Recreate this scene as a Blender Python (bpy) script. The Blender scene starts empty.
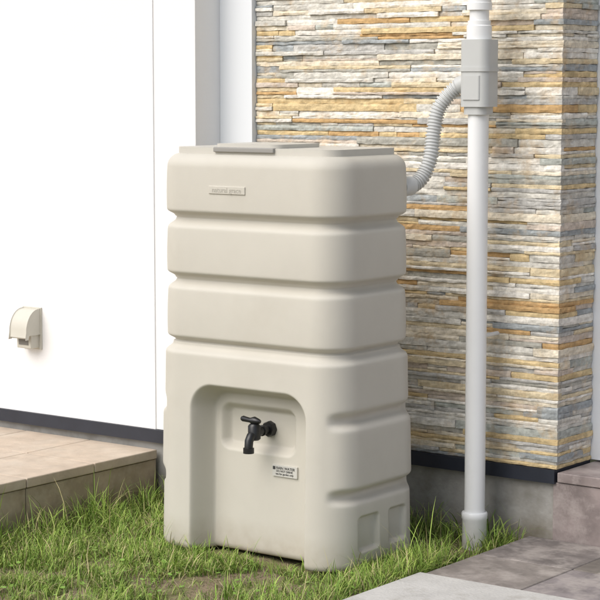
import bpy, bmesh, math, random
import numpy as np
from mathutils import Vector, Matrix, noise
random.seed(7); rng=np.random.default_rng(7)
S=bpy.context.scene
col=S.collection

# ---------------------------------------------------------------- helpers
def new_mat(name, base=(.5,.5,.5), rough=.6, spec=.4, var=.0, nscale=8, bump=0.0, bscale=200, attr=False, metallic=0, dirt=None, bdist=.002, low=None):
    m=bpy.data.materials.new(name); m.use_nodes=True
    nt=m.node_tree; N=nt.nodes; L=nt.links
    b=N['Principled BSDF']; b.inputs['Roughness'].default_value=rough
    b.inputs['Specular IOR Level'].default_value=spec; b.inputs['Metallic'].default_value=metallic
    tc=N.new('ShaderNodeTexCoord'); src=tc.outputs['Object']
    if attr:
        a=N.new('ShaderNodeAttribute'); a.attribute_name='Col'; c=a.outputs['Color']
    else:
        r=N.new('ShaderNodeRGB'); r.outputs[0].default_value=(*base,1); c=r.outputs[0]
    if var>0:
        n=N.new('ShaderNodeTexNoise'); n.inputs['Scale'].default_value=nscale; n.inputs['Detail'].default_value=3; n.inputs['Roughness'].default_value=.65
        L.new(src,n.inputs['Vector'])
        mr=N.new('ShaderNodeMapRange'); mr.inputs[1].default_value=.25; mr.inputs[2].default_value=.75
        mr.inputs[3].default_value=1-var; mr.inputs[4].default_value=1+var
        L.new(n.outputs['Fac'],mr.inputs[0])
        mx=N.new('ShaderNodeVectorMath'); mx.operation='SCALE'
        L.new(c,mx.inputs[0]); L.new(mr.outputs[0],mx.inputs['Scale']); c=mx.outputs[0]
    if dirt:
        dcol,dscale,lo,hi,amt=dirt
        n=N.new('ShaderNodeTexNoise'); n.inputs['Scale'].default_value=dscale; n.inputs['Detail'].default_value=4; n.inputs['Roughness'].default_value=.7
        L.new(src,n.inputs['Vector'])
        mr=N.new('ShaderNodeMapRange'); mr.inputs[1].default_value=lo; mr.inputs[2].default_value=hi; mr.inputs[3].default_value=0; mr.inputs[4].default_value=amt
        L.new(n.outputs['Fac'],mr.inputs[0])
        mix=N.new('ShaderNodeMix'); mix.data_type='RGBA'
        L.new(mr.outputs[0],mix.inputs[0]); L.new(c,mix.inputs[6]); mix.inputs[7].default_value=(*dcol,1); c=mix.outputs[2]
    if low:   # soil splash near the ground: (colour, height, amount)
        lc,lh,la=low
        sp=N.new('ShaderNodeSeparateXYZ'); L.new(src,sp.inputs[0])
        mr=N.new('ShaderNodeMapRange'); mr.inputs[1].default_value=0; mr.inputs[2].default_value=lh; mr.inputs[3].default_value=la; mr.inputs[4].default_value=0
        L.new(sp.outputs['Z'],mr.inputs[0])
        n=N.new('ShaderNodeTexNoise'); n.inputs['Scale'].default_value=35; n.inputs['Detail'].default_value=4
        L.new(src,n.inputs['Vector'])
        mu=N.new('ShaderNodeMath'); mu.operation='MULTIPLY'; L.new(mr.outputs[0],mu.inputs[0]); L.new(n.outputs['Fac'],mu.inputs[1])
        mix=N.new('ShaderNodeMix'); mix.data_type='RGBA'
        L.new(mu.outputs[0],mix.inputs[0]); L.new(c,mix.inputs[6]); mix.inputs[7].default_value=(*lc,1); c=mix.outputs[2]
    L.new(c,b.inputs['Base Color'])
    if bump>0:
        n=N.new('ShaderNodeTexNoise'); n.inputs['Scale'].default_value=bscale; n.inputs['Detail'].default_value=2
        L.new(src,n.inputs['Vector'])
        bp=N.new('ShaderNodeBump'); bp.inputs['Strength'].default_value=bump; bp.inputs['Distance'].default_value=bdist
        L.new(n.outputs['Fac'],bp.inputs['Height']); L.new(bp.outputs[0],b.inputs['Normal'])
    return m

def link(o,parent=None):
    col.objects.link(o)
    if parent: o.parent=parent
    return o
def empty(name):
    o=bpy.data.objects.new(name,None); o.empty_display_size=.1; return link(o)
def mesh_obj(name,verts,faces,mat,parent=None,smooth=False,colors=None):
    me=bpy.data.meshes.new(name); me.from_pydata([tuple(v) for v in verts],[],[tuple(f) for f in faces]); me.update()
    if colors is not None:
        at=me.color_attributes.new('Col','FLOAT_COLOR','POINT')
        at.data.foreach_set('color',np.asarray(colors,dtype=np.float32).ravel())
    if mat: me.materials.append(mat)
    if smooth: me.polygons.foreach_set('use_smooth',[True]*len(me.polygons))
    return link(bpy.data.objects.new(name,me),parent)
def box(name,x0,x1,y0,y1,z0,z1,mat,parent=None,bev=0.0,seg=3):
    bm=bmesh.new(); bmesh.ops.create_cube(bm,size=1)
    for v in bm.verts:
        v.co=Vector((x0+(v.co.x+.5)*(x1-x0), y0+(v.co.y+.5)*(y1-y0), z0+(v.co.z+.5)*(z1-z0)))
    if bev>0: bmesh.ops.bevel(bm,geom=bm.edges[:],offset=bev,segments=seg,affect='EDGES',profile=.5)
    me=bpy.data.meshes.new(name); bm.to_mesh(me); bm.free(); me.materials.append(mat)
    if bev>0: me.polygons.foreach_set('use_smooth',[True]*len(me.polygons))
    o=link(bpy.data.objects.new(name,me),parent)
    if bev>0:
        w=o.modifiers.new('wn','WEIGHTED_NORMAL'); w.keep_sharp=False
    return o
def tube(name,path,radii,mat,parent=None,seg=32,cap=True,sx=1.0):
    path=[Vector(p) for p in path]; V=[];F=[]
    up=None
    for i,p in enumerate(path):
        t=(path[min(i+1,len(path)-1)]-path[max(i-1,0)])
        if t.length<1e-9: t=Vector((0,0,1))
        t.normalize()
        if up is None:
            up=t.orthogonal().normalized()
        up=(up-t*up.dot(t)).normalized(); s=t.cross(up)
        for k in range(seg):
            a=2*math.pi*k/seg; V.append(p+(up*math.cos(a)+s*math.sin(a))*radii[i])
    for i in range(len(path)-1):
        for k in range(seg):
            k2=(k+1)%seg; F.append((i*seg+k,i*seg+k2,(i+1)*seg+k2,(i+1)*seg+k))
    if cap:
        F.append(tuple(range(seg))[::-1]); F.append(tuple((len(path)-1)*seg+k for k in range(seg)))
    o=mesh_obj(name,V,F,mat,parent,True)
    o.data.set_sharp_from_angle(angle=math.radians(40))
    return o
def lathe_z(name,x,y,prof,mat,parent=None,seg=40):
    V=[];F=[]
    for z,r in prof:
        for k in range(seg):
            a=2*math.pi*k/seg; V.append((x+r*math.cos(a),y+r*math.sin(a),z))
    for i in range(len(prof)-1):
        for k in range(seg):
            k2=(k+1)%seg; F.append((i*seg+k,i*seg+k2,(i+1)*seg+k2,(i+1)*seg+k))
    F.append(tuple(range(seg))[::-1]); F.append(tuple((len(prof)-1)*seg+k for k in range(seg)))
    o=mesh_obj(name,V,F,mat,parent,True); o.data.set_sharp_from_angle(angle=math.radians(35)); return o
def ss(a,b,x):
    t=np.clip((x-a)/(b-a),0,1); return t*t*(3-2*t)
def sdf(x,z,x0,x1,z0,z1,r):
    cx,cz=(x0+x1)/2,(z0+z1)/2; hx,hz=(x1-x0)/2-r,(z1-z0)/2-r
    qx=np.abs(x-cx)-hx; qz=np.abs(z-cz)-hz
    return np.hypot(np.maximum(qx,0),np.maximum(qz,0))+np.minimum(np.maximum(qx,qz),0)-r

# ---------------------------------------------------------------- materials
M_tank=new_mat('tank_plastic',(.560,.535,.470),.58,.30,.03,5,.22,700,dirt=((.42,.38,.30),3.0,.50,.80,.25),bdist=.0015,low=((.30,.24,.15),.10,.75))
M_lid=new_mat('lid_plastic',(.56,.54,.485),.45,.4,.03,5,.15,500)
M_bar=new_mat('grey_handle',(.30,.29,.27),.5)
M_black=new_mat('black_plastic',(.012,.012,.013),.35,.5)
M_white=new_mat('white_siding',(.82,.82,.82),.6,.3,.01,2,.12,160)
M_white2=new_mat('white_trim',(.76,.79,.82),.5,.3,.012,2)
M_joint=new_mat('joint_sealant',(.66,.66,.66),.7)
M_band=new_mat('dark_flashing',(.022,.026,.038),.4,.5,.15,12)
M_conc=new_mat('foundation_concrete',(.34,.33,.31),.9,.2,.20,7,.6,90,dirt=((.17,.16,.13),6,.46,.72,.7),low=((.15,.12,.07),.09,1.3))
M_conc2=new_mat('kerb_concrete',(.50,.49,.465),.9,.2,.12,9,.8,120,dirt=((.30,.28,.24),14,.50,.75,.6))
M_pvc=new_mat('pvc_pipe',(.79,.80,.80),.3,.5,.02,6,dirt=((.5,.48,.44),9,.60,.85,.2),low=((.34,.28,.18),.09,.9))
M_box=new_mat('grey_collector',(.50,.51,.50),.4,.45,.03,10)
M_hose=new_mat('hose_plastic',(.56,.57,.56),.45,.4,.03,10)
M_stone=new_mat('ledger_stone',rough=.8,spec=.3,var=.26,nscale=60,bump=.8,bscale=130,attr=True,dirt=((.60,.40,.18),11,.52,.72,.55),bdist=.002)
M_dark=new_mat('stone_backing',(.17,.155,.13),.95)
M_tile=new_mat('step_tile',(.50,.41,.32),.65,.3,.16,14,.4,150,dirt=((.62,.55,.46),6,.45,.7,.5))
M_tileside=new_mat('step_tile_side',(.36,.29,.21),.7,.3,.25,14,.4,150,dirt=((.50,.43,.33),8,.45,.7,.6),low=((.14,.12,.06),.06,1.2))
M_grout=new_mat('grout',(.30,.27,.24),.95,.1,.2,30)
M_paver=new_mat('paver_slate',rough=.75,spec=.3,var=.30,nscale=14,bump=.6,bscale=80,attr=True,dirt=((.42,.38,.35),9,.44,.62,.65))
M_porch=new_mat('porch_tile',(.27,.225,.215),.55,.4,.30,10,.5,80,dirt=((.42,.37,.35),13,.44,.62,.65))
M_door=new_mat('door_brown',(.12,.08,.06),.5,.4,.1,20)
M_label=new_mat('label_film',(.56,.55,.51),.4)
M_ink=new_mat('label_ink',(.05,.05,.05),.6)
M_grass=new_mat('grass_blade',rough=.6,spec=.25,attr=True)
M_soil=new_mat('soil',(.21,.165,.11),.95,.1,.35,25,1.0,90,dirt=((.15,.18,.05),5,.48,.60,.6),bdist=.006)

# ---------------------------------------------------------------- ground
def gz(x,y):
    v=noise.noise(Vector((x*1.7,y*1.7,3.1)))*.014+noise.noise(Vector((x*6,y*6,1.1)))*.006+noise.noise(Vector((x*21,y*21,1.1)))*.005
    f=1 if max(abs(x),abs(y))<3 else 0
    return -.014+v*f-.02*max(0,min(1,(-x-.5)/.6))*f
cs=[-300,-80,-25,-10,-5,-3]+list(np.arange(-2.5,1.51,.02))+[2.5,5,10,25,80,300]
n=len(cs)
V=[(x,y,gz(x,y)) for y in cs for x in cs]
F=[(j*n+i,j*n+i+1,(j+1)*n+i+1,(j+1)*n+i) for j in range(n-1) for i in range(n-1)]
mesh_obj('ground',V,F,M_soil,smooth=True)

# ---------------------------------------------------------------- grass
def dens(x,y):
    v=noise.noise(Vector((x*3.2+5,y*3.2,0)))+.9*noise.noise(Vector((x*10,y*10,4)))
    return v
GV=[];GF=[];GC=[]
def blade(x,y,L,w,lean,az,colr,ang0=None):
    z=gz(x,y)-.004
    d=Vector((math.cos(az),math.sin(az),0)); sA=az+math.pi/2+random.uniform(-.6,.6)
    s=Vector((math.cos(sA),math.sin(sA),0))
    base=len(GV); p=Vector((x,y,z)); ang=random.uniform(0,.45) if ang0 is None else ang0; K=4
    for i in range(K):
        t=i/K; ww=w*(1-t*.65)*.5
        GV.append(p-s*ww); GV.append(p+s*ww)
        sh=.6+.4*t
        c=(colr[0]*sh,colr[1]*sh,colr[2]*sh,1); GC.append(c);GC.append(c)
        p=p+(d*math.sin(ang)+Vector((0,0,1))*math.cos(ang))*(L/K); ang+=lean/K*random.uniform(.7,1.3)
        ang=min(ang,1.9)
    if p.z<gz(p.x,p.y)+.002: p.z=gz(p.x,p.y)+.002
    GV.append(p); GC.append((*colr,1))
    for i in range(K-1):
        a=base+2*i; GF.append((a,a+1,a+3,a+2))
    GF.append((base+2*K-2,base+2*K-1,base+2*K))
cnt=0; tries=0
TX0,TX1,TY0,TY1=-.62,.04,-.005,.39
while cnt<42000 and tries<500000:
    tries+=1
    x=random.uniform(-1.9,1.4); y=random.uniform(-1.5,.66)
    if cnt>15000: x=random.uniform(-1.06,.25); y=random.uniform(-.75,.64)
    if x<-1.06 or x>.245: continue
    if TX0<x<TX1 and TY0<y<TY1: continue
    if x<-.89 and y>.505: continue
    dv=dens(x,y)
    edge=min(abs(x+1.06),abs(x-.25)*1.3,abs(y-.64)); 
    td=math.hypot(max(TX0-x,0,x-TX1),max(TY0-y,0,y-TY1))
    e=1 if edge<.09 or td<.05 else 0
    bare=math.exp(-(((x+.28)/.24)**2+((y+.27)/.10)**2))+.7*math.exp(-(((x+.66)/.16)**2+((y+.20)/.06)**2))+.7*math.exp(-(((x-.02)/.10)**2+((y+.13)/.05)**2))
    pr=.46+dv*1.4+.4*e-.7*bare
    if random.random()>max(pr,.06): continue
    L=random.uniform(.016,.048)*(1+.6*max(dv,0))
    if edge<.12: L*=random.uniform(1,2.0)
    if x<-.75 and random.random()<.3: L*=1.7
    if random.random()<.08: L*=1.9
    if bare>.4: L*=.8
    r=random.random()
    if r<.19: c=(.50,.44,.22)
    elif r<.55: c=(.33,.44,.09)
    elif r<.88: c=(.24,.37,.065)
    else: c=(.15,.26,.045)
    k=random.uniform(.7,1.25)*(1+.2*dv); c=tuple(q*k for q in c)
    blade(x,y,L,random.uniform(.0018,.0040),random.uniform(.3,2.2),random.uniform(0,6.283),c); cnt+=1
tufts=[(-1.0,.15,45,.15),(-.98,-.05,50,.14),(-1.0,.38,30,.12),(-.93,.02,25,.11),(-.74,.25,25,.09),(.19,.56,60,.12),(.08,.60,40,.12),(.22,.48,25,.09),(.10,.43,22,.08),(-.66,-.04,26,.07),(-1.0,-.28,40,.12),(-.68,.12,25,.08),(.2,.3,20,.07),(-.35,-.03,24,.05),(-.10,-.035,20,.05),(.06,.02,14,.05),(.07,.2,16,.06),(-.55,-.03,18,.05)]
for i in range(26): tufts.append((random.uniform(-1.0,.2),random.uniform(-.6,-.06),random.randint(8,18),random.uniform(.05,.085)))
for tx,ty,nb,hh in tufts:
    sg=.035 if nb>18 else .014
    for i in range(nb):
        x=min(max(tx+random.gauss(0,sg),-1.055),.245); y=min(ty+random.gauss(0,sg),.64)
        k=random.uniform(.7,1.3); c=random.choice([(.31,.45,.08),(.24,.39,.065),(.40,.49,.13)])
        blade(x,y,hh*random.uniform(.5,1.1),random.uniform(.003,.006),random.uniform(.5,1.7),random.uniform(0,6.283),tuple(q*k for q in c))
for i in range(3200):
    x=random.uniform(-1.04,.24); y=random.uniform(-.9,.6)
    if TX0<x<TX1 and TY0<y<TY1: continue
    k=random.uniform(.7,1.2); blade(x,y,random.uniform(.02,.06),.0022,.2,random.uniform(0,6.283),(.54*k,.47*k,.30*k),ang0=random.uniform(1.1,1.5))
for i in range(2400):
    x=random.uniform(-1.04,.24); y=random.uniform(-.9,.6)
    if TX0<x<TX1 and TY0<y<TY1: continue
    if random.random()>.45+dens(x,y): continue
    z=gz(x,y)+random.uniform(.008,.025); r=random.uniform(.004,.010); b0=len(GV); a0=random.uniform(0,6)
    tl=Vector((random.uniform(-.4,.4),random.uniform(-.4,.4),1))
    for k in range(6):
        a=a0+k*math.pi/3; px,py=r*math.cos(a),r*.7*math.sin(a)
        GV.append(Vector((x+px,y+py,z+px*tl.x+py*tl.y))); g=random.uniform(.8,1.2); GC.append((.20*g,.34*g,.06*g,1))
    GF.append(tuple(range(b0,b0+6)))
mesh_obj('grass',GV,GF,M_grass,colors=GC)

# ---------------------------------------------------------------- white house wall
hw=empty('white_house_wall')
WY=.52; WX=-.893
box('main_panel',-6,-1.0715,WY,WY+.2,.215,4,M_white,hw)
box('panel_joint',-1.0715,-1.067,WY+.003,WY+.2,.215,4,M_joint,hw)
box('corner_panel',-1.067,WX,WY,WY+.2,.215,4,M_white,hw,bev=.002,seg=1)
box('recess_panel',WX+.0005,-.762,.642,.75,.215,4,M_white2,hw)
box('dark_flashing',-6,WX-.001,WY-.008,WY+.15,.172,.2145,M_band,hw)
box('recess_flashing',WX+.001,-.7625,.634,.74,.172,.2145,M_band,hw)
box('foundation',-6,WX-.004,WY+.012,WY+.2,-.3,.1715,M_conc,hw)
box('recess_foundation',WX-.003,-.764,.655,.74,-.3,.1715,M_conc,hw)

# ---------------------------------------------------------------- stone wall
sw=empty('stone_wall')
SX0,SX1,SY=-.76,.345,.66; SYB=.870; ZB,ZT=.226,3.0
PAL=[((.50,.49,.46),5),((.63,.61,.55),7),((.72,.65,.52),6),((.64,.50,.28),4.6),((.55,.36,.17),2.3),((.36,.385,.39),3.2),((.60,.52,.44),4),((.78,.75,.68),6),((.43,.42,.37),3),((.66,.56,.38),4),((.45,.47,.43),2.5)]
pc=[p for p,w in PAL]; pw=[w for p,w in PAL]
V=[];F=[];C=[]
def strip(a0,a1,z0,z1,prot,mapf,c):
    nx=max(2,int((a1-a0)/.011)); nz=2 if z1-z0<.016 else 3; b0=len(V); seed=random.uniform(0,99)
    for j in range(nz+1):
        for i in range(nx+1):
            a=a0+(a1-a0)*i/nx; tz=j/nz; z=z0+(z1-z0)*tz
            nn=noise.noise(Vector((a*22+seed,z*90,seed)))
            n2=noise.noise(Vector((a*90+seed,z*160,seed)))
            p=prot+nn*.0026+n2*.0013
            if j in(0,nz):
                p-=.0012; z+=(.0020*noise.noise(Vector((a*30,seed,j*3))))
            if i in(0,nx): p-=.0015; a+= .0007 if i==0 else -.0007
            V.append(mapf(a,p,z)); g=1+.26*nn+.12*n2+random.uniform(-.05,.05); C.append((c[0]*g,c[1]*g,c[2]*g,1))
    W=nx+1
    for j in range(nz):
        for i in range(nx): F.append((b0+j*W+i,b0+j*W+i+1,b0+(j+1)*W+i+1,b0+(j+1)*W+i))
    loop=[b0+i for i in range(W)]+[b0+j*W+nx for j in range(1,nz+1)]+[b0+nz*W+i for i in range(nx-1,-1,-1)]+[b0+j*W for j in range(nz-1,0,-1)]
    back=len(V)
    def inv(idx):
        v=V[idx]; return mapf(None,None,None,v)
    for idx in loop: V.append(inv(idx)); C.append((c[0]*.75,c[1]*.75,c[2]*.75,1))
    m=len(loop)
    for k in range(m):
        k2=(k+1)%m; F.append((loop[k2],loop[k],back+k,back+k2))
def front(a,p,z,v=None):
    if v is not None: return (v[0],SY+.02,v[2])
    return (a,SY+.004-p,z)
def side(a,p,z,v=None):
    if v is not None: return (SX1-.02,v[1],v[2])
    return (SX1-.004+p,a,z)
z=ZB; row=0
while z<ZT:
    h=random.choice([.009,.011,.013,.015,.016,.018,.020,.023]) if z<1.9 else .05
    corner=random.uniform(.002,.009)
    cc=random.choices(pc,pw)[0]
    for mapf,A0,A1 in((front,SX0,SX1),(side,SY,SYB)):
        a=A0
        if mapf is side: a=A0+.003
        while a<A1-.001:
            l=random.choice([.08,.13,.18,.24,.32,.42,.55])*random.uniform(.8,1.2); e=min(a+l,A1)
            if A1-e<.05: e=A1
            c=random.choices(pc,pw)[0]; p=random.choice([0,.002,.003,.004,.006,.010])+random.uniform(0,.001)
            if (mapf is front and e==A1) or (mapf is side and a<A0+.004): p=corner; c=cc
            ee=e+ (corner-.004 if (mapf is front and e==A1) else 0)
            if h>.017 and random.random()<.4:
                zz=z+h*random.uniform(.35,.65)
                strip(a,ee,z+.0003,zz-.0003,p,mapf,c); strip(a,ee,zz+.0003,z+h-.0003,max(0,p-random.uniform(0,.004)),mapf,random.choices(pc,pw)[0])
            else: strip(a,ee,z+.0003,z+h-.0003,p,mapf,c)
            a=e
    z+=h; row+=1
mesh_obj('stone_strips',V,F,M_stone,sw,colors=C)
box('backing',SX0+.001,SX1-.012,SY+.008,SYB-.002,.19,3.02,M_dark,sw)
box('dark_flashing',SX0+.001,SX1-.003,SY-.007,SYB-.002,.184,.2245,M_band,sw)
box('foundation',SX0-.002,SX1-.012,SY+.016,SYB-.004,-.3,.1835,M_conc,sw)

# ---------------------------------------------------------------- entrance porch (right)
ent=empty('house_entrance')
box('side_wall',SX1-.01,SX1+.06,SYB+.001,1.6,.225,3,M_white2,ent)
box('back_wall',SX1+.06,3.5,1.5,1.7,.225,3,M_white,ent)
box('door_leaf',.75,1.65,1.47,1.499,.225,2.25,M_door,ent,bev=.006)
for nm,a,b_ in(('door_jamb_a',.70,.749),('door_jamb_b',1.651,1.70)): box(nm,a,b_,1.455,1.499,.225,2.3,M_white2,ent)
box('door_handle',1.5,1.53,1.42,1.468,1.05,1.45,M_black,ent,bev=.006)
ps=empty('porch_step')
box('core',SX1-.012,3.3,SY+.02,1.5,-.2,.188,M_grout,ps)
xx=.331; k=0
while xx<3.2:
    box('riser_tile_%d'%k,xx+.0015,xx+.2985,SY+.004,SY+.02,-.1,.187,M_porch,ps,bev=.002,seg=2)
    for j in range(3):
        box('tread_tile_%d_%d'%(k,j),xx+.0015+(.016 if k==0 else 0),xx+.2985,SY-.002+j*.3,SY+.295+j*.3,.189,.218,M_porch,ps,bev=.003,seg=2)
    xx+=.3; k+=1

# ---------------------------------------------------------------- paving
V=[];F=[];C=[]
pv=empty('paving')
def tilebox(x0,x1,y0,y1,z1,c):
    bm=bmesh.new(); bmesh.ops.create_cube(bm,size=1)
    for v in bm.verts: v.co=Vector((x0+(v.co.x+.5)*(x1-x0),y0+(v.co.y+.5)*(y1-y0),z1-.03+(v.co.z+.5)*.03))
    bmesh.ops.bevel(bm,geom=bm.edges[:],offset=.002,segments=1,affect='EDGES')
    b0=len(V); bm.verts.index_update()
    for v in bm.verts: V.append(tuple(v.co)); C.append((*c,1))
    for f in bm.faces: F.append(tuple(b0+v.index for v in f.verts))
    bm.free()
KY0,KY1=-.45,.082
def field(y0,y1):
    yy=y0
    while yy<y1-.02:
        x=.262; ye=min(yy+.283,y1)
        while x<3.2:
            g=random.uniform(.85,1.2); c=(.20*g,.178*g,.168*g*random.uniform(.93,1.05))
            tilebox(x+.002,x+.298,yy+.002,ye-.002,.022+random.uniform(-.0008,.0008),c); x+=.3
        yy+=.283
field(KY1+.003,.660)
field(-1.6,KY0-.003)
mesh_obj('slabs',V,F,M_paver,pv,colors=C)
box('grout_bed',.264,3.2,KY1+.002,.655,-.1,.016,M_grout,pv)
box('grout_bed_front',.264,3.2,-1.6,KY0-.002,-.1,.016,M_grout,pv)
box('concrete_kerb',.256,3.2,KY0,KY1,-.1,.027,M_conc2,pv,bev=.004)

# ---------------------------------------------------------------- tile step (left)
ts=empty('tile_step')
box('core',-3.5,-1.078,-1.7,WY-.002,-.2,.13,M_grout,ts)
yy=WY-.004; k=0
while yy>-1.6:
    y0=yy-.3
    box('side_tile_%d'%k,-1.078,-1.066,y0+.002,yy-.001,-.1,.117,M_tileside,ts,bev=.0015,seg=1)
    xx=-1.060
    for j in range(8):
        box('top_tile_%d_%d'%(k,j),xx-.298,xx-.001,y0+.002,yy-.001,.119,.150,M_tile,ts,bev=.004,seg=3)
        xx-=.3
    yy-=.3; k+=1

# ---------------------------------------------------------------- vent hood on white wall
vh=empty('wall_vent_hood')
vx,vz=-1.625,.505; w=.040
prof=[(WY,.072)]
for i in range(13):
    a=math.pi/2*i/12; prof.append((WY-.012-.058*math.sin(a), -.004+.073*math.cos(a)**1.0))
prof+= [(WY-.074,-.026),(WY-.066,-.026),(WY-.062,-.012),(WY-.004,-.012),(WY,-.012)]
V=[];F=[]
for sx in(-w,w):
    for (yv,zv) in prof: V.append((vx+sx,yv,vz+zv))
m=len(prof)
for i in range(m): F.append((i,(i+1)%m,m+(i+1)%m,m+i))
F.append(tuple(range(m))); F.append(tuple(range(m,2*m))[::-1])
M_vent=new_mat('vent_beige',(.57,.55,.48),.45,.4,.03,20)
M_vdark=new_mat('vent_shadow',(.20,.19,.17),.7)
hood=mesh_obj('hood',V,F,M_vent,vh,True); hood.data.set_sharp_from_angle(angle=math.radians(35))
bv=hood.modifiers.new('b','BEVEL'); bv.width=.004; bv.segments=3; bv.limit_method='ANGLE'
box('wall_plate',vx-w-.004,vx+w+.004,WY-.006,WY+.01,vz-.068,vz+.077,M_vent,vh,bev=.002)
box('lower_box',vx-w+.006,vx+w-.006,WY-.046,WY-.002,vz-.062,vz-.0125,M_vent,vh,bev=.004)
box('louvre_slot',vx-w+.018,vx+w-.018,WY-.0475,WY-.03,vz-.050,vz-.025,M_vdark,vh)

# ---------------------------------------------------------------- rainwater tank
tank=empty('rainwater_tank')
X0,X1,Y0,Y1,R,H=-.610,.034,0.,.395,.090,1.14
cx,cy=(X0+X1)/2,(Y0+Y1)/2; hx,hy=(X1-X0)/2,(Y1-Y0)/2
P=[];Nn=[]
def seg(p0,p1,nrm,st):
    L=math.dist(p0,p1); k=max(2,int(L/st))
    for i in range(k): P.append((p0[0]+(p1[0]-p0[0])*i/k,p0[1]+(p1[1]-p0[1])*i/k)); Nn.append(nrm)
def arc(c,a0,st=26):
    for i in range(st):
        a=a0+math.pi/2*i/st; P.append((c[0]+R*math.cos(a),c[1]+R*math.sin(a))); Nn.append((math.cos(a),math.sin(a)))
seg((X0+R,Y0),(X1-R,Y0),(0,-1),.0028)
arc((X1-R,Y0+R),-math.pi/2)
seg((X1,Y0+R),(X1,Y1-R),(1,0),.0035)
arc((X1-R,Y1-R),0)
seg((X1-R,Y1),(X0+R,Y1),(0,1),.012)
arc((X0+R,Y1-R),math.pi/2)
seg((X0,Y1-R),(X0,Y0+R),(-1,0),.005)
arc((X0+R,Y0+R),math.pi)
P=np.array(P); Nn=np.array(Nn); M=len(P)
zs=np.linspace(0,H-.04,380)
rings=[]
G1,G2,G3=.958,.782,.598
def offs(z):
    x=P[:,0]; y=P[:,1]; nx=np.abs(Nn[:,0]); fr=(Nn[:,1]<-.995)
    o=np.zeros(M)
    o-=(.008+.012*(1-z/G3)) if z<G3 else 0
    for a,b_ in((G1,H),(G2,G1),(G3,G2)):
        if a<z<b_:
            t=(z-a)/(b_-a); o-=.005*math.sin(math.pi*t)**.5; o+=.004*t
    for zc in(G1,G2,G3):
        dz=(z-zc)
        o+= .022*math.exp(-(abs(dz)/(.019 if dz<0 else .014))**3.2)
    if z<.02: o+=.015*(1-math.sqrt(max(0,1-((.02-z)/.02)**2)))
    d=-sdf(x,z,-.475,-.057,-1,.490,.080)
    o=o+np.where(fr,.080*ss(0,.036,d),0)
    d2=-sdf(x,z,-.425,-.150,.290,.432,.035)
    o=o+np.where(fr,.026*ss(0,.026,d2),0)
    m=ss(.50,.93,nx)
    for zc,wd,dp in((.418,.018,.024),(.208,.016,.024)):
        o=o+m*dp*math.exp(-(abs(z-zc)/wd)**2.6)
    o=o-m*.006*float(ss(.20,.24,z)*ss(.415,.40,z))
    for ya,yb in((.085,.185),(.23,.315)):
        d3=-sdf(y,z,ya,yb,.045,.150,.014)
        o=o+np.where(nx>.9,.014*ss(0,.010,d3),0)
    return o
for z in zs:
    o=offs(z); rings.append(np.column_stack([P[:,0]-Nn[:,0]*o,P[:,1]-Nn[:,1]*o,np.full(M,z)]))
o0=offs(H-.04)
for i in range(1,15):
    a=math.pi/2*i/14; oo=o0+.04*(1-math.cos(a)); z=H-.04+.04*math.sin(a)
    rings.append(np.column_stack([P[:,0]-Nn[:,0]*oo,P[:,1]-Nn[:,1]*oo,np.full(M,z)]))
last=rings[-1]
for s_ in(.8,.5,.2,.02):
    r=last.copy(); r[:,0]=cx+(last[:,0]-cx)*s_; r[:,1]=cy+(last[:,1]-cy)*s_; rings.append(r)
Va=np.vstack(rings); K=len(rings)
idx=np.arange(M); nxt=(idx+1)%M
Fa=np.vstack([np.column_stack([j*M+idx,j*M+nxt,(j+1)*M+nxt,(j+1)*M+idx]) for j in range(K-1)])
me=bpy.data.meshes.new('body'); me.from_pydata(Va.tolist(),[],Fa.tolist()+[list(range((K-1)*M,K*M))]); me.update()
me.materials.append(M_tank); me.polygons.foreach_set('use_smooth',[True]*len(me.polygons))
link(bpy.data.objects.new('body',me),tank)
def rbox(name,x0,x1,y0,y1,z0,z1,r,bev,mat,parent):
    bm=bmesh.new(); vs=[]
    for (ccx,ccy,a0) in((x1-r,y0+r,-math.pi/2),(x1-r,y1-r,0),(x0+r,y1-r,math.pi/2),(x0+r,y0+r,math.pi)):
        for i in range(13):
            a=a0+math.pi/2*i/12; vs.append(bm.verts.new((ccx+r*math.cos(a),ccy+r*math.sin(a),z0)))
    f=bm.faces.new(vs); ex=bmesh.ops.extrude_face_region(bm,geom=[f])
    top=[e for e in ex['geom'] if isinstance(e,bmesh.types.BMVert)]
    for v in top: v.co.z=z1
    bm.normal_update()
    ed=[e for e in bm.edges if e.verts[0].co.z==z1 and e.verts[1].co.z==z1]
    bmesh.ops.bevel(bm,geom=ed,offset=bev,segments=4,affect='EDGES',profile=.5)
    bmesh.ops.recalc_face_normals(bm,faces=bm.faces[:])
    me=bpy.data.meshes.new(name); bm.to_mesh(me); bm.free(); me.materials.append(mat)
    me.polygons.foreach_set('use_smooth',[True]*len(me.polygons)); me.set_sharp_from_angle(angle=math.radians(50))
    return link(bpy.data.objects.new(name,me),parent)
rbox('lid',X0+.035,X1-.035,Y0+.035,Y1-.035,H-.004,H+.018,.05,.008,M_lid,tank)
rbox('inspection_hatch',-.43,-.20,.045,.26,H+.017,H+.029,.03,.004,M_lid,tank)
box('lid_handle',-.415,-.200,Y0+.026,Y0+.042,H+.006,H+.020,M_bar,tank,bev=.003)
def text(name,body,size,loc,mat,parent,ext=.001,sx=1):
    cu=bpy.data.curves.new(name,'FONT'); cu.body=body; cu.size=size; cu.extrude=ext; cu.align_x='CENTER'; cu.align_y='CENTER'
    cu.materials.append(mat); o=bpy.data.objects.new(name,cu); o.location=loc; o.rotation_euler=(math.pi/2,0,0); o.scale=(sx,1,1)
    return link(o,parent)
M_emb=new_mat('embossed_text',(.44,.42,.37),.5)
box('name_plate',-.405,-.275,-.0065,.004,1.030,1.052,M_tank,tank,bev=.0015)
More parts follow.
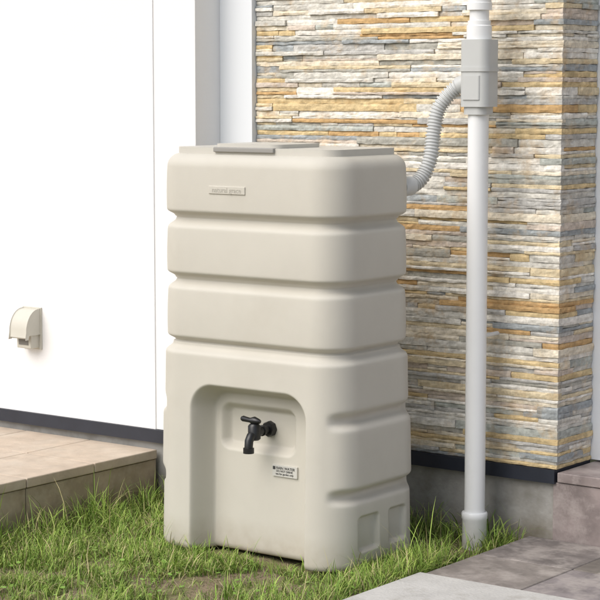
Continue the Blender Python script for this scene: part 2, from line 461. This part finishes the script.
text('embossed_lettering','natural grace',.020,(-.34,-.0066,1.041),M_emb,tank,.0006,1.0)
LY=.080-.0185
box('label',-.230,-.143,LY-.0022,LY+.006,.236,.268,M_label,tank)
text('label_text','RAIN WATER',.0110,(-.183,LY-.003,.260),M_ink,tank,.0002)
text('label_text_small','DO NOT DRINK\nuse for garden only',.0080,(-.1865,LY-.003,.2475),M_ink,tank,.0002)
box('label_mark',-.228,-.219,LY-.0028,LY-.0015,.255,.264,M_ink,tank)
# faucet
fx,fz=-.262,.362; fy=.086
fa=bpy.data.objects.new('faucet',None); link(fa,tank)
tube('flange',[(fx,fy+.01,fz),(fx,fy-.004,fz),(fx,fy-.010,fz)],[.023,.023,.020],M_black,fa,8)
tube('stem',[(fx,fy-.005,fz),(fx,fy-.030,fz),(fx,fy-.031,fz),(fx,fy-.036,fz),(fx,fy-.037,fz),(fx,fy-.075,fz-.002)],[.012,.012,.016,.016,.013,.014],M_black,fa,24)
fy2=fy-.068
tube('valve_body',[(fx,fy2,fz-.022),(fx,fy2,fz-.018),(fx,fy2,fz+.018),(fx,fy2,fz+.024)],[.014,.018,.018,.013],M_black,fa,24)
tube('spout',[(fx,fy2,fz-.005),(fx,fy2-.016,fz-.010),(fx,fy2-.024,fz-.022),(fx,fy2-.026,fz-.040),(fx,fy2-.026,fz-.041),(fx,fy2-.026,fz-.056)],[.014,.013,.0125,.012,.0155,.0155],M_black,fa,24)
tube('handle_post',[(fx,fy2,fz+.02),(fx,fy2,fz+.034)],[.008,.008],M_black,fa,16)
tube('handle',[(fx-.042,fy2-.004,fz+.036),(fx-.037,fy2-.004,fz+.036),(fx-.015,fy2-.001,fz+.033),(fx,fy2,fz+.033),(fx+.014,fy2+.001,fz+.032),(fx+.02,fy2+.002,fz+.032)],[.006,.0085,.007,.012,.008,.005],M_black,fa,16)

# ---------------------------------------------------------------- downspout
dp=empty('downspout_pipe'); dx,dy=.143,.54
r=.030
lathe_z('pipe',dx,dy,[(-.05,r),(1.262,r)],M_pvc,dp)
lathe_z('upper_pipe',dx,dy,[(1.46,r*.93),(3.2,r*.93)],M_pvc,dp)
lathe_z('base_socket',dx,dy,[(-.05,.036),(.075,.036),(.078,.038),(.094,.038),(.097,.036),(.097,.031)],M_pvc,dp)
lathe_z('upper_collar',dx,dy,[(1.545,.029),(1.545,.036),(1.565,.036),(1.567,.034),(1.60,.034),(1.60,.029)],M_pvc,dp)
lathe_z('collector_neck',dx,dy,[(1.455,.036),(1.50,.036),(1.503,.033),(1.515,.033),(1.516,.029)],M_pvc,dp)
def rz(name,x0,x1,y0,y1,z0,z1,rr,bev): return rbox(name,x0,x1,y0,y1,z0,z1,rr,bev,M_box,dp)
rz('collector_body',dx-.044,dx+.048,dy-.042,dy+.042,1.272,1.462,.024,.008)
rz('collector_rim',dx-.047,dx+.051,dy-.045,dy+.045,1.372,1.384,.026,.002)
rz('collector_foot',dx-.037,dx+.037,dy-.036,dy+.036,1.250,1.275,.024,.002)
rz('collector_panel',dx-.028,dx+.030,dy-.0455,dy-.03,1.292,1.360,.006,.002)
tube('wall_bracket_upper',[(dx,dy+.02,1.615),(dx,SY+.01,1.615)],[.007,.007],M_pvc,dp,12)
tube('wall_bracket',[(dx,dy+.02,.61),(dx,SY+.01,.61)],[.006,.006],M_pvc,dp,12)
tube('side_spigot',[(dx+.02,dy,1.60),(dx+.06,dy,1.60),(dx+.061,dy,1.60),(dx+.085,dy,1.60)],[.018,.018,.022,.022],M_box,dp,24)
# ---------------------------------------------------------------- hose
ctrl=[Vector(c) for c in[(-.01,.37,1.045),(-.01,.43,1.047),(.004,.467,1.075),(.016,.487,1.13),(.016,.502,1.20),(.024,.515,1.265),(.055,.530,1.312),(.090,dy,1.338),(.115,dy,1.345)]]
pts=[]
for i in range(len(ctrl)-1):
    p0=ctrl[max(i-1,0)];p1=ctrl[i];p2=ctrl[i+1];p3=ctrl[min(i+2,len(ctrl)-1)]
    for k in range(40):
        t=k/40; pts.append(.5*((2*p1)+(-p0+p2)*t+(2*p0-5*p1+4*p2-p3)*t*t+(-p0+3*p1-3*p2+p3)*t**3))
path=[];rad=[]; cum=[0]
for i in range(1,len(pts)): cum.append(cum[-1]+(pts[i]-pts[i-1]).length)
tot=cum[-1]; step=.0011; j=0; s_=0
while s_<tot:
    while cum[j+1]<s_: j+=1
    f=(s_-cum[j])/(cum[j+1]-cum[j]); path.append(pts[j].lerp(pts[j+1],f))
    w_=math.sin(2*math.pi*s_/.0095); rad.append(.0205+.0024*max(-1,min(1,1.6*w_))); s_+=step
hs=empty('corrugated_hose')
tube('hose',path,rad,M_hose,hs,28)
tube('tank_cuff',[(-.01,.365,1.045),(-.01,.42,1.047)],[.028,.028],M_hose,hs,28)
tube('collector_cuff',[(.078,dy-.004,1.331),(.10,dy,1.341)],[.0255,.0255],M_box,hs,28)

# ---------------------------------------------------------------- light
el=math.radians(46); dirx,diry=-.30,-.95
rot=math.atan2(dirx,diry)
w=bpy.data.worlds.new('World'); S.world=w; w.use_nodes=True
N=w.node_tree.nodes; L=w.node_tree.links
sky=N.new('ShaderNodeTexSky'); sky.sky_type='NISHITA'; sky.sun_disc=False; sky.sun_elevation=el; sky.sun_rotation=rot; sky.dust_density=3; sky.air_density=1
hsv=N.new('ShaderNodeHueSaturation'); hsv.inputs['Saturation'].default_value=.65; hsv.inputs['Value'].default_value=1.0
L.new(sky.outputs[0],hsv.inputs['Color'])
L.new(hsv.outputs[0],N['Background'].inputs[0]); N['Background'].inputs[1].default_value=.15
sd=bpy.data.lights.new('sun','SUN'); sd.energy=2.4; sd.angle=math.radians(55); sd.color=(1,.965,.92)
so=link(bpy.data.objects.new('sun',sd))
dv=Vector((dirx*math.cos(el),diry*math.cos(el),math.sin(el)))
so.rotation_euler=dv.to_track_quat('Z','Y').to_euler(); so.location=dv*10

# ---------------------------------------------------------------- camera
cd=bpy.data.cameras.new('camera'); cd.lens=117; cd.sensor_width=36; cd.clip_end=1000
co=link(bpy.data.objects.new('camera',cd)); co.location=(3.10,-4.23,1.32)
co.rotation_euler=(math.radians(90-6.15),0,math.radians(37))
S.camera=co
S.view_settings.view_transform='Standard'; S.view_settings.look='None'; S.view_settings.exposure=0
